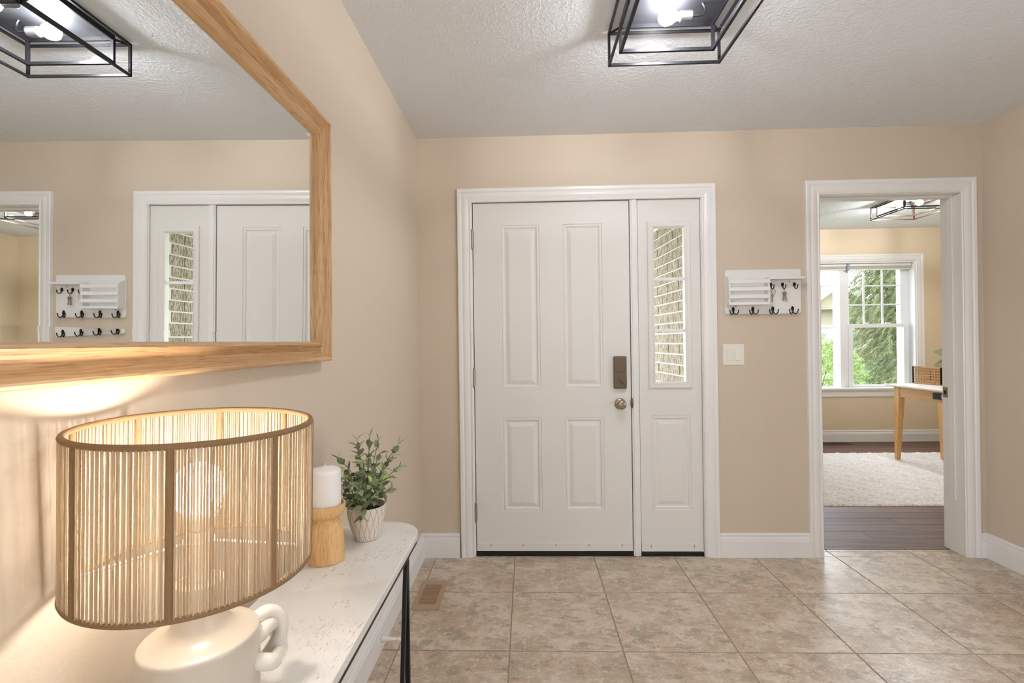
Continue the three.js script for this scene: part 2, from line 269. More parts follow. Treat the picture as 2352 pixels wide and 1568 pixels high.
// front door: frame, slab, hinges, lock
{
  const d = struct('door_1');
  mesh('door_frame', merge([box(-0.332, -0.312, 0, 2.078, ZB, 0.0, 0.001), box(1.008, 1.026, 0, 2.078, ZB, 0, 0.001), box(-0.312, 1.008, 2.066, 2.078, ZB, 0, 0.001), box(0.604, 0.647, 0, 2.066, ZB, -0.004, 0.002), box(0.612, 0.639, 0, 2.066, -0.02, 0.0, 0.002)]), M.trim, d);
  mesh('weatherstrip', merge([box(-0.312, 0.604, 0.02, 2.066, -0.078, -0.062)]), M.dark, d);
  mesh('threshold', merge([box(-0.312, 0.604, 0, 0.022, ZB, -0.008, 0.003), box(0.647, 1.008, 0, 0.02, ZB, -0.008, 0.003)]), M.dark, d);
  const P = [[-0.149, 0.079, 0.973, 1.932], [0.213, 0.443, 0.973, 1.932], [-0.149, 0.079, 0.260, 0.805], [0.213, 0.441, 0.260, 0.805]];
  const slab = mesh('door_slab', plateWithHoles(-0.3075, 0.5995, 0.030, 2.0615, P.map(([a, b, c, e]) => [a, b, c, e]), -0.055, -0.010), M.door, d);
  const prof = [[0, 0], [0.003, -0.0035], [0.008, -0.0015], [0.014, -0.002], [0.021, -0.0075], [0.025, -0.0085], [0.028, -0.0085], [0.050, -0.0005], [0.051, -0.0005]];
  for (const [a, b, c, e] of P) mesh('door_panel', panelGeo(a, b, c, e, prof).translate(0, 0, -0.010), M.door, slab);
  const sweepStrip = mesh('bottom_strip', box(-0.3075, 0.5995, 0.028, 0.074, -0.014, -0.0065, 0.0015), M.door, d);
  for (const x of [-0.225, -0.037, 0.155, 0.346, 0.538]) mesh('screw', new THREE.SphereGeometry(0.0045, 10, 6).scale(1, 1, 0.5).translate(x, 0.062, -0.0065), M.nickel, sweepStrip);
  for (const y of [1.852, 1.043, 0.255]) {
    const h = mesh('hinge', merge([cyl([-0.3125, y - 0.05, 0.002], [-0.3125, y + 0.05, 0.002], 0.0065, 0.0065, 14), new THREE.SphereGeometry(0.0055, 10, 8).translate(-0.3125, y + 0.054, 0.002), new THREE.SphereGeometry(0.0055, 10, 8).translate(-0.3125, y - 0.054, 0.002)]), M.nickel, d);
    mesh('hinge_leaf', box(-0.318, -0.304, y - 0.05, y + 0.05, -0.0105, -0.0088), M.nickel, h);
  }
  const lock = mesh('deadbolt_lock', merge([new RoundedBoxGeometry(0.074, 0.187, 0.026, 4, 0.008).translate(0.536, 1.065, 0.003)]), M.bronze, d);
  mesh('battery_cover', new RoundedBoxGeometry(0.069, 0.092, 0.010, 4, 0.0045).translate(0.536, 1.1125, 0.0135), M.bronze, lock);
  mesh('lower_plate', new RoundedBoxGeometry(0.069, 0.086, 0.008, 4, 0.0035).translate(0.536, 1.0195, 0.0135), M.bronze, lock);
  mesh('thumb_turn', new RoundedBoxGeometry(0.044, 0.015, 0.016, 3, 0.003).rotateZ(-0.62).translate(0.540, 1.021, 0.024), M.bronze, lock);
  mesh('screw', new THREE.SphereGeometry(0.0032, 10, 8).translate(0.542, 0.984, 0.0165), M.nickel, lock);
  const knob = mesh('door_knob', lathe([[0, 0], [0.033, 0], [0.033, 0.004], [0.030, 0.009], [0.022, 0.0125], [0.013, 0.015], [0.0115, 0.024], [0.013, 0.030], [0.0205, 0.037], [0.0255, 0.046], [0.0265, 0.053], [0.0245, 0.060], [0.019, 0.0645], [0.012, 0.066], [0, 0.066]], 40).rotateX(Math.PI / 2).translate(0.5365, 0.882, -0.010), M.nickel, d);
  mesh('lock_button', lathe([[0, 0], [0.0075, 0], [0.0075, 0.003], [0.006, 0.005], [0, 0.005]], 20).rotateX(Math.PI / 2).translate(0.5365, 0.882, 0.0555), M.nickel, knob);
  mesh('strike_plate', lathe([[0, -0.031], [0.006, -0.028], [0.010, -0.014], [0.011, 0], [0.010, 0.014], [0.006, 0.028], [0, 0.031]], 16).scale(0.8, 1, 0.7).translate(0.604, 0.886, -0.006), M.bronze, d);
  const dot = mesh('door_bumper', lathe([[0, 0], [0.012, 0], [0.012, 0.002], [0.009, 0.0035], [0.0085, 0.0025], [0.0055, 0.0025], [0.005, 0.0045], [0, 0.005]], 24).rotateX(Math.PI / 2).translate(0.533, 0.632, -0.010), M.plastic, d);
}
// sidelight beside the door
{
  const w = struct('window_1');
  const slab = mesh('sidelight_panel', plateWithHoles(0.650, 1.0055, 0.028, 2.0635, [[0.722, 0.947, 0.985, 1.925], [0.716, 0.942, 0.266, 0.811]], -0.055, -0.010), M.door, w);
  mesh('door_panel', panelGeo(0.716, 0.942, 0.266, 0.811, [[0, 0], [0.003, -0.0035], [0.008, -0.0015], [0.014, -0.002], [0.021, -0.0075], [0.025, -0.0085], [0.028, -0.0085], [0.050, -0.0005]]).translate(0, 0, -0.010), M.door, slab);
  const FR = [[0, -0.040], [0, -0.004], [0.004, 0.002], [0.010, 0.004], [0.013, 0.0015], [0.030, 0.0035], [0.036, 0.0005], [0.038, -0.008], [0.038, -0.050]];
  mesh('window_frame', merge(sweep([[0.741, 1.006], [0.741, 1.901], [0.915, 1.901], [0.915, 1.006]], FR, 1, true, onWall(-0.002), 0.5)), M.door, w);
  for (const y of [1.602, 1.304]) mesh('muntin', box(0.741, 0.915, y - 0.009, y + 0.009, -0.030, -0.012, 0.002), M.vinyl, w);
  const gaps = [[1.006, 1.295], [1.313, 1.593], [1.611, 1.901]];
  for (const [a, b] of gaps) mesh('pane', new THREE.PlaneGeometry(0.174, b - a).translate(0.828, (a + b) / 2, -0.033), M.glass, w);
  const strip = mesh('bottom_strip', box(0.650, 1.0055, 0.026, 0.072, -0.014, -0.0065, 0.0015), M.door, w);
  for (const x of [0.705, 0.952]) for (const y of [0.052, 0.060]) mesh('screw', new THREE.SphereGeometry(0.0035, 8, 6).scale(1, 1, 0.5).translate(x, y, -0.0065), M.nickel, strip);
}
// doorway to the study: jambs with a stop strip and a strike plate
{
  const w = struct('door_2');
  mesh('jamb', box(1.660, 1.673, 0, 2.060, ZB, 0.0, 0.001), M.trim, w); mesh('jamb', box(2.466, 2.478, 0, 2.060, ZB, 0.0, 0.001), M.trim, w); mesh('jamb', box(1.660, 2.478, 2.062, 2.076, ZB, 0, 0.001), M.trim, w);
  mesh('stop_strip', box(2.459, 2.4665, 0.30, 2.060, -0.092, -0.052, 0.002), M.trim, w); mesh('stop_strip', box(1.6725, 2.4665, 2.052, 2.0625, -0.092, -0.052, 0.002), M.trim, w);
  const s = mesh('strike_plate', box(2.462, 2.4665, 0.890, 0.950, -0.128, -0.098, 0.001), M.nickel, w);
  mesh('latch_hole', box(2.4612, 2.4665, 0.908, 0.930, -0.119, -0.107), M.dark, s);
  for (const y of [0.899, 0.941]) mesh('screw', new THREE.SphereGeometry(0.003, 8, 6).translate(2.462, y, -0.113), M.nickel, s);
  mesh('study_casing', merge(sweep([[1.671, 0], [1.671, 2.063], [2.468, 2.063], [2.468, 0]], CAS, 1, false, (a, b, d) => [a, b, ZB - d], 0.45)), M.trim, w);
}
// unseen windows added in the side room and left wall as fill light
{
  const w = struct('window_3');
  mesh('window_frame', merge([box(XW + 0.02, XW + 0.12, 0.25, 2.3, 2.9, 2.98), box(XW + 0.02, XW + 0.12, 0.25, 2.3, 5.52, 5.6), box(XW + 0.02, XW + 0.12, 0.25, 0.33, 2.98, 5.52), box(XW + 0.02, XW + 0.12, 2.22, 2.3, 2.98, 5.52), box(XW + 0.03, XW + 0.1, 0.33, 2.22, 4.2, 4.28)]), M.vinyl, w);
  const w5 = struct('window_4');  // added behind the camera to brighten the right wall and jamb
  mesh('window_frame', merge([box(XL - 0.12, XL - 0.02, 0.3, 2.25, 3.1, 3.18), box(XL - 0.12, XL - 0.02, 0.3, 2.25, 5.42, 5.5), box(XL - 0.12, XL - 0.02, 0.3, 0.38, 3.18, 5.42), box(XL - 0.12, XL - 0.02, 2.17, 2.25, 3.18, 5.42), box(XL - 0.11, XL - 0.03, 0.38, 2.17, 4.26, 4.34)]), M.vinyl, w5);
  for (const z of [3.72, 4.88]) mesh('pane', new THREE.PlaneGeometry(1.1, 1.79).rotateY(Math.PI / 2).translate(XL - 0.07, 1.275, z), M.glass, w5);
  for (const z of [3.59, 4.9]) mesh('pane', new THREE.PlaneGeometry(1.24, 1.89).rotateY(Math.PI / 2).translate(XW + 0.06, 1.275, z), M.glass, w);
}
// study window: a sash unit with grilles beside a fixed unit, sill and casing
{
  const w = struct('window_2'), zf = SZ - 0.19;
  mesh('window_frame', merge([
    box(4.565, 4.66, 0.64, 2.155, zf, SZ - 0.10, 0.002), box(2.75, 4.66, 2.085, 2.155, zf, SZ - 0.10, 0.002), box(2.75, 4.66, 0.60, 0.645, zf, SZ - 0.06, 0.002), box(2.75, 2.83, 0.64, 2.155, zf, SZ - 0.10, 0.002),
    box(4.64, 4.665, 0.64, 2.155, SZ - 0.11, SZ, 0.001), box(2.745, 2.77, 0.64, 2.155, SZ - 0.11, SZ, 0.001), box(2.74, 4.68, 2.14, 2.175, SZ - 0.11, SZ - 0.001, 0.001)]), M.vinyl, w);
  mesh('mullion', merge([box(3.795, 3.915, 0.64, 2.09, zf, SZ - 0.075, 0.003), box(3.80, 3.852, 0.64, 2.09, SZ - 0.08, SZ - 0.06, 0.003)]), M.vinyl, w);
  const up = mesh('upper_sash', merge([box(3.905, 3.93, 1.40, 2.09, SZ - 0.13, SZ - 0.095, 0.003), box(4.545, 4.57, 1.40, 2.09, SZ - 0.13, SZ - 0.095, 0.003)]), M.vinyl, w);
  const ys = [1.42, 1.645, 1.876, 2.09], xs = [3.925, 4.118, 4.34, 4.55];
  for (const x of xs.slice(1, 3)) mesh('muntin', box(x - 0.010, x + 0.010, 1.40, 2.09, SZ - 0.118, SZ - 0.104, 0.003), M.vinyl, up);
  for (const y of ys.slice(1, 3)) mesh('muntin', box(3.925, 4.55, y - 0.009, y + 0.009, SZ - 0.1175, SZ - 0.1045, 0.003), M.vinyl, up);
  for (let i = 0; i < 3; i++) for (let j = 0; j < 3; j++) mesh('pane', new THREE.PlaneGeometry(xs[i + 1] - xs[i], ys[j + 1] - ys[j]).translate((xs[i] + xs[i + 1]) / 2, (ys[j] + ys[j + 1]) / 2, SZ - 0.112), M.glass, up);
  const lo = mesh('lower_sash', merge([box(3.90, 3.952, 0.645, 1.41, SZ - 0.095, SZ - 0.06, 0.003), box(4.553, 4.604, 0.645, 1.41, SZ - 0.095, SZ - 0.06, 0.003), box(3.952, 4.553, 1.366, 1.41, SZ - 0.095, SZ - 0.06, 0.003), box(3.952, 4.553, 0.645, 0.673, SZ - 0.095, SZ - 0.06, 0.003)]), M.vinyl, w);
  mesh('pane', new THREE.PlaneGeometry(0.602, 0.694).translate(4.2525, 1.0195, SZ - 0.078), M.glass, lo);
  for (const x of [4.12, 4.38]) mesh('sash_lock', new RoundedBoxGeometry(0.06, 0.016, 0.022, 2, 0.006).translate(x, 1.417, SZ - 0.078), M.plastic, lo);
  for (const y of [1.37, 1.628, 1.882]) mesh('muntin', box(2.83, 3.80, y - 0.008, y + 0.008, SZ - 0.135, SZ - 0.12, 0.002), M.vinyl, w);
  mesh('muntin', box(3.30, 3.316, 0.645, 2.085, SZ - 0.1345, SZ - 0.1205, 0.002), M.vinyl, w);
  mesh('pane', new THREE.PlaneGeometry(0.97, 1.44).translate(3.315, 1.365, SZ - 0.128), M.glass, w);
  mesh('window_sill', merge([box(2.68, 4.74, 0.618, 0.645, SZ - 0.10, SZ + 0.035, 0.008), ...sweep([[2.70, 0.618], [4.72, 0.618]], [[0, 0], [0, 0.018], [0.012, 0.022], [0.02, 0.015], [0.028, 0.015], [0.05, 0.012], [0.07, 0.014], [0.084, 0.008], [0.084, 0]], -1, false, onWall(SZ), 0.5)]), M.trim, w);
  mesh('window_casing', merge(sweep([[2.752, 0.645], [2.752, 2.157], [4.657, 2.157], [4.657, 0.645]], CAS.map(([u, d]) => [u * 1.05, d]), 1, false, onWall(SZ), 0.45)), M.trim, w);
}
for (const [x0, x1, label] of [[3.905, 4.632, 'rolled up white window shade over the sash half of the study window'], [2.79, 3.872, 'rolled up white window shade over the fixed half of the study window']]) {
  const t = thing('window_shade', label, 'window shade', [0, 0, 0]);
  mesh('head_rail', box(x0, x1, 2.105, 2.139, SZ - 0.085, SZ - 0.030, 0.008), M.blind, t);
  mesh('bottom_rail', box(x0 + 0.004, x1 - 0.004, 2.062, 2.076, SZ - 0.074, SZ - 0.042, 0.005), M.blind, t);
  for (let k = 0; k < 4; k++) mesh('shade_fold', box(x0 + 0.006, x1 - 0.006, 2.0765 + k * 0.007, 2.0825 + k * 0.007, SZ - 0.078, SZ - 0.038, 0.003), M.shadeCloth, t);
}
{
  const t = thing('shade_bracket', 'grey bracket between the two window shades', 'bracket', [0, 0, 0]);
  mesh('bracket_body', box(3.876, 3.901, 2.050, 2.139, SZ - 0.09, SZ - 0.028, 0.003), M.bracket, t);
}

// ---------------------------------------------------------------- ceiling lights: an open wire cage round a glass-sided box with two bulbs
function cageLight(label, x, y, z, power, metal) {
  const t = thing('ceiling_light', label, 'ceiling light', [x, y, z]);
  const A = 0.209, B = 0.172, bo = -0.137, to = -0.016, bi = -0.108, w = 0.009, v = 0.011, pan = 0.021;
  mesh('canopy', merge([box(-B - 0.004, B + 0.004, -pan, 0, -B - 0.004, -B + 0.002), box(-B - 0.004, B + 0.004, -pan, 0, B - 0.002, B + 0.004), box(-B - 0.004, -B + 0.002, -pan, 0, -B + 0.002, B - 0.002), box(B - 0.002, B + 0.004, -pan, 0, -B + 0.002, B - 0.002)]), metal, t);
  mesh('reflector', box(-B + 0.002, B - 0.002, -0.006, -0.001, -B + 0.002, B - 0.002), M.reflector, t);
  const S = [[-1, -1], [1, -1], [1, 1], [-1, 1]];
  for (let k = 0; k < 4; k++) {
    const [ax, az] = S[k], [bx, bz] = S[(k + 1) % 4];
    mesh('cage_bar', merge([bar([ax * A, bo, az * A], [bx * A, bo, bz * A], w), bar([ax * A, to, az * A], [bx * A, to, bz * A], w), bar([ax * A, bo - w / 2, az * A], [ax * A, to + w / 2, az * A], w), bar([ax * A, to, az * A], [ax * B, to, az * B], w * 0.8)]), metal, t);
    mesh('frame_bar', merge([bar([ax * B - (bx - ax) * 0.003, bi, az * B - (bz - az) * 0.003], [bx * B + (bx - ax) * 0.003, bi, bz * B + (bz - az) * 0.003], v), bar([ax * B, bi, az * B], [ax * B, -0.01, az * B], v)]), metal, t);
    const g = new THREE.PlaneGeometry(2 * B - v, pan ? -bi - pan - v / 2 : 0);
    if (ax !== bx) g.translate(0, (bi - pan) / 2, az * B); else g.rotateY(Math.PI / 2).translate(ax * B, (bi - pan) / 2, 0);
    mesh('pane', g, M.glass, t);
  }
  for (const s of [1, -1]) {                            // right socket lies a little farther, its bulb points left
    const zz = s > 0 ? -0.070 : 0.085, yb = -0.050;
    mesh('arm', tube([[s * 0.098, -0.005, zz], [s * 0.106, -0.026, zz], [s * 0.098, yb + 0.005, zz], [s * 0.058, yb, zz]], 0.0045, 16, 8), metal, t);
    mesh('socket', lathe([[0, 0], [0.017, 0], [0.0185, 0.003], [0.0185, 0.040], [0.0165, 0.042], [0, 0.042]], 24).rotateZ(s * Math.PI / 2).translate(s * 0.060, yb, zz), M.steel, t);
    const b = mesh('bulb', lathe([[0, 0], [0.012, 0], [0.013, 0.008], [0.017, 0.018], [0.0245, 0.030], [0.0285, 0.042], [0.0290, 0.052], [0.0265, 0.062], [0.019, 0.072], [0.010, 0.0772], [0, 0.0785]], 32).rotateZ(s * Math.PI / 2).translate(s * 0.020, yb, zz), M.bulb, t);
    b.castShadow = false;
    const l = new THREE.PointLight(COOL, power, 0, 2); l.position.set(s * -0.029, yb, zz); l.castShadow = true; l.shadow.radius = 1.35; l.name = 'bulb'; t.add(l);
  }
  return t;
}
cageLight('black cage ceiling light with two bulbs hung in front of the front door', 0.540, YC, 1.150, HALL_BULB, M.blackMetal);
cageLight('dark bronze cage ceiling light hung in the study seen through the doorway', 3.650, SYC, -1.890, STUDY_BULB, std({ color: '#33231a', roughness: 0.4, metalness: 0.4 }));

// ---------------------------------------------------------------- wall mirror
{
  const t = thing('wall_mirror', 'large rectangular wall mirror in a light oak scooped frame above the lamp', 'mirror', [XL, 1.200, 1.346]);
  t.rotation.z = -0.0094;
  const L = 1.14, Hm = 0.726, prof = [[0, 0.001], [0, 0.031], [0.002, 0.0345], [0.006, 0.036], [0.0095, 0.0340], [0.0150, 0.0250], [0.0205, 0.0165], [0.0255, 0.0120], [0.0305, 0.0112], [0.0365, 0.0135], [0.0425, 0.0185], [0.0475, 0.0235], [0.0495, 0.0245], [0.0520, 0.0220], [0.0580, 0.0080], [0.0580, 0.005]];
  const runs = sweep([[0, 0], [0, Hm], [L, Hm], [L, 0]], prof, -1, true, (a, b, d) => [d, b, a], 0.5);
  runs.forEach((g) => mesh('frame_rail', g, M.oak, t));
  mesh('backing', box(0.0005, 0.0045, 0.01, Hm - 0.01, 0.01, L - 0.01), M.pine, t);
  // glass: flat field and a bevelled border that rises to its edge
  const i0 = 0.057, bw = 0.021, d0 = 0.006, d1 = d0 + bw * 0.027, pos = [], q = (...p) => { const [a, b, c, d] = p; pos.push(...a, ...b, ...c, ...a, ...c, ...d); };
  const ring = (i, d) => [[d, i, i], [d, Hm - i, i], [d, Hm - i, L - i], [d, i, L - i]], o = ring(i0, d1), n = ring(i0 + bw, d0);
  q(n[0], n[1], n[2], n[3]);
  const flat = new THREE.BufferGeometry(); flat.setAttribute('position', new THREE.Float32BufferAttribute(pos.slice(), 3)); flat.computeVertexNormals();
  pos.length = 0; for (let e = 0; e < 4; e++) q(o[e], o[(e + 1) % 4], n[(e + 1) % 4], n[e]);
  const bev = new THREE.BufferGeometry(); bev.setAttribute('position', new THREE.Float32BufferAttribute(pos, 3)); bev.computeVertexNormals();
  const gl = mesh('mirror_glass', flat, M.mirror, t); mesh('bevelled_edge', bev, M.mirror, gl);
}

// ---------------------------------------------------------------- console table
const TT = 0.700;
{
  const t = thing('console_table', 'narrow console table with a white marble top and thin black metal legs', 'table', [0, 0, 0]);
  const x0 = -0.591, x1 = -0.324, z0 = 1.334, z1 = 2.26;
  const top = new THREE.ExtrudeGeometry(roundedRect(x0 + 0.002, x1 - 0.002, -z1, -z0, 0.095), { depth: 0.016, bevelEnabled: true, bevelThickness: 0.002, bevelSize: 0.002, bevelSegments: 2, curveSegments: 20 }).rotateX(-Math.PI / 2).translate(0, TT - 0.018, 0);
  mesh('table_top', metreUV(top, 'z'), M.marble, t);
  const rim = roundedRect(x0 + 0.002, x1 - 0.002, -z1 + 0.002, -z0 - 0.002, 0.094); rim.holes.push(new THREE.Path(roundedRect(x0 + 0.018, x1 - 0.018, -z1 + 0.018, -z0 - 0.018, 0.08).getPoints(20)));
  mesh('table_frame', new THREE.ExtrudeGeometry(rim, { depth: 0.012, bevelEnabled: false, curveSegments: 20 }).rotateX(-Math.PI / 2).translate(0, TT - 0.030, 0), M.blackMetal, t);
  for (const xx of [x0 + 0.013, x1 - 0.013]) for (const [zz, s] of [[z0 + 0.165, 1], [z1 - 0.165, -1]]) {
    mesh('leg', merge([bar([xx, 0.0, zz], [xx, TT - 0.03, zz], 0.012), bar([xx, 0.0, zz + s * 0.118], [xx, TT - 0.03, zz + s * 0.006], 0.010, 0.012), bar([xx, 0.006, zz], [xx, 0.006, zz + s * 0.12], 0.010)]), M.blackMetal, t);
  }
}

// ---------------------------------------------------------------- table lamp with a cord shade and a knotted handle
{
  const lx = -0.470, lz = 2.135;
  const t = thing('table_lamp', 'lit table lamp with a round jute cord shade on a white ceramic base', 'lamp', [lx, TT, lz]);
  mesh('lamp_base', lathe([[0, 0], [0.072, 0], [0.0745, 0.002], [0.0752, 0.006], [0.0752, 0.134], [0.0745, 0.138], [0.0725, 0.1405], [0.066, 0.1425], [0.054, 0.1455], [0.044, 0.150], [0.0375, 0.156], [0.034, 0.164], [0.0325, 0.176], [0.0320, 0.215], [0.030, 0.218], [0.012, 0.218], [0, 0.218]], 72), M.ceramic, t);
  const w = (p) => [p[0] - lx, p[1] - TT, p[2] - lz];
  const A = [[-0.44, 0.830, 2.115], [-0.4226, 0.8285, 2.0725], [-0.4156, 0.8287, 2.0575], [-0.4066, 0.8176, 2.0455], [-0.4016, 0.8026, 2.0425], [-0.4019, 0.7889, 2.0455], [-0.4056, 0.7776, 2.0505], [-0.4142, 0.7639, 2.0515], [-0.4221, 0.7535, 2.0575], [-0.438, 0.752, 2.09]].map(w);
  const B = [[-0.43, 0.803, 2.117], [-0.4104, 0.813, 2.0925], [-0.4098, 0.8126, 2.0725], [-0.413, 0.8056, 2.0505], [-0.4188, 0.7859, 2.0275], [-0.4159, 0.767, 2.0225], [-0.4085, 0.7563, 2.0325], [-0.3920, 0.7701, 2.0743], [-0.3820, 0.7859, 2.1123], [-0.3928, 0.7907, 2.1195], [-0.428, 0.786, 2.115]].map(w);
  mesh('knot_handle', tube(A, 0.0112, 90, 18), M.glaze, t); mesh('knot_handle', tube(B, 0.0116, 90, 18), M.glaze, t);
  mesh('socket', cyl([0, 0.216, 0], [0, 0.288, 0], 0.016, 0.016, 20), M.plastic, t);
  const bulb = mesh('bulb', lathe([[0, 0.030], [0.0255, 0.030], [0.0295, 0.038], [0.0322, 0.050], [0.0325, 0.060], [0.0300, 0.073], [0.0245, 0.084], [0.0150, 0.0915], [0, 0.0945]], 32).translate(0, 0.290, 0), M.warmBulb, t);
  mesh('bulb_base', lathe([[0, 0], [0.0125, 0], [0.0135, 0.006], [0.0185, 0.016], [0.0220, 0.0295], [0, 0.0295]], 28).translate(0, 0.289, 0), M.plastic, t);
  bulb.castShadow = false;
  const l = new THREE.PointLight(WARM, LAMP_BULB, 0, 2); l.position.set(0, 0.354, 0); l.castShadow = true; l.shadow.radius = 1.4; l.name = 'bulb'; t.add(l);
  // the shade leans by 1.7 degrees
  const R = 0.1455, H = 0.201, shade = new THREE.Group(); shade.name = 'lamp_shade'; shade.position.set(-0.0035, 0.2365, -0.003); shade.rotation.set(0.009, 0, -0.0284); t.add(shade);
  const ringG = (y) => new THREE.TorusGeometry(R, 0.0042, 8, 110).rotateX(Math.PI / 2).translate(0, y, 0);
  mesh('rim', ringG(H), M.juteWrap, shade); mesh('rim', ringG(0), M.juteWrap, shade);
  const rodAngle = [...Array(8).keys()].map((k) => 0.41 + k * Math.PI / 4);
  for (const a of rodAngle) mesh('rod', cyl([R * Math.sin(a), 0, R * Math.cos(a)], [R * Math.sin(a), H, R * Math.cos(a)], 0.0047, 0.0047, 8), M.juteWrap, shade);
  const cordVariants = [0, 1, 2, 3, 4, 5].map(() => { const g = new THREE.CylinderGeometry(0.00126, 0.00126, H, 6, 14, true), p = g.attributes.position; for (let i = 0; i < p.count; i++) { const k = 1 + rr(-0.18, 0.18); p.setXYZ(i, p.getX(i) * k, p.getY(i), p.getZ(i) * k); } g.computeVertexNormals(); const u = g.attributes.uv; for (let i = 0; i < u.count; i++) u.setXY(i, u.getX(i) * 0.3, u.getY(i) * 8); return g.translate(0, H / 2, 0); });
  const N = 296;
  for (let k = 0; k < N; k++) {
    const a = (k + rr(-0.16, 0.16)) / N * Math.PI * 2, r = R + (k % 2 ? 0.0022 : 0.0008);
    const c = mesh('cord', cordVariants[k % 6], M.jute[Math.floor(rnd() * 4)], shade); c.position.set(r * Math.sin(a), 0, r * Math.cos(a)); c.rotation.set(0, rr(0, 6), 0);
  }
  const spider = mesh('spider', merge([new THREE.TorusGeometry(0.019, 0.002, 6, 24).rotateX(Math.PI / 2).translate(0, 0.037, 0), ...[0.38 + 3.1416, 0.38 + 3.1416 + 2.2, 0.38 + 3.1416 - 2.0].map((a) => cyl([0.019 * Math.sin(a), 0.037, 0.019 * Math.cos(a)], [R * Math.sin(a), 0.037, R * Math.cos(a)], 0.0019, 0.0019, 6))]), M.white, shade);
}

// ---------------------------------------------------------------- candle on a turned wooden holder
{
  const p = [-0.520, TT, 1.590];
  const t = thing('candle_holder', 'turned light wood pillar candle holder with a narrow waist on the marble top', 'candle holder', p);
  const g = lathe([[0, 0], [0.0445, 0], [0.046, 0.002], [0.0457, 0.012], [0.0440, 0.045], [0.0424, 0.072], [0.0416, 0.084], [0.0400, 0.0905], [0.0365, 0.0955], [0.0325, 0.1000], [0.0305, 0.1045], [0.0302, 0.1075], [0.0312, 0.1090], [0.0368, 0.1115], [0.0425, 0.1165], [0.0462, 0.1230], [0.0480, 0.1310], [0.0485, 0.1420], [0.0475, 0.1435], [0.0440, 0.1430], [0.0432, 0.1340], [0.0420, 0.1310], [0, 0.131]], 56);
  const uv = g.attributes.uv, ps = g.attributes.position; for (let i = 0; i < uv.count; i++) uv.setXY(i, ps.getY(i), uv.getX(i) * 0.29);
  mesh('holder', toCreasedNormals(g, 0.5), M.pine, t);
  const c = thing('pillar_candle', 'unlit white pillar candle standing in the turned wooden holder', 'candle', [p[0], TT + 0.131, p[2]]);
  mesh('candle_wax', lathe([[0, 0], [0.0375, 0], [0.0378, 0.004], [0.0378, 0.092], [0.0368, 0.097], [0.0335, 0.1005], [0.024, 0.1025], [0.010, 0.106], [0.004, 0.1085], [0, 0.109]], 48), M.wax, c);
  mesh('wick', cyl([0, 0.108, 0], [0.002, 0.117, 0.001], 0.0012, 0.0010, 6), M.white, c);
}
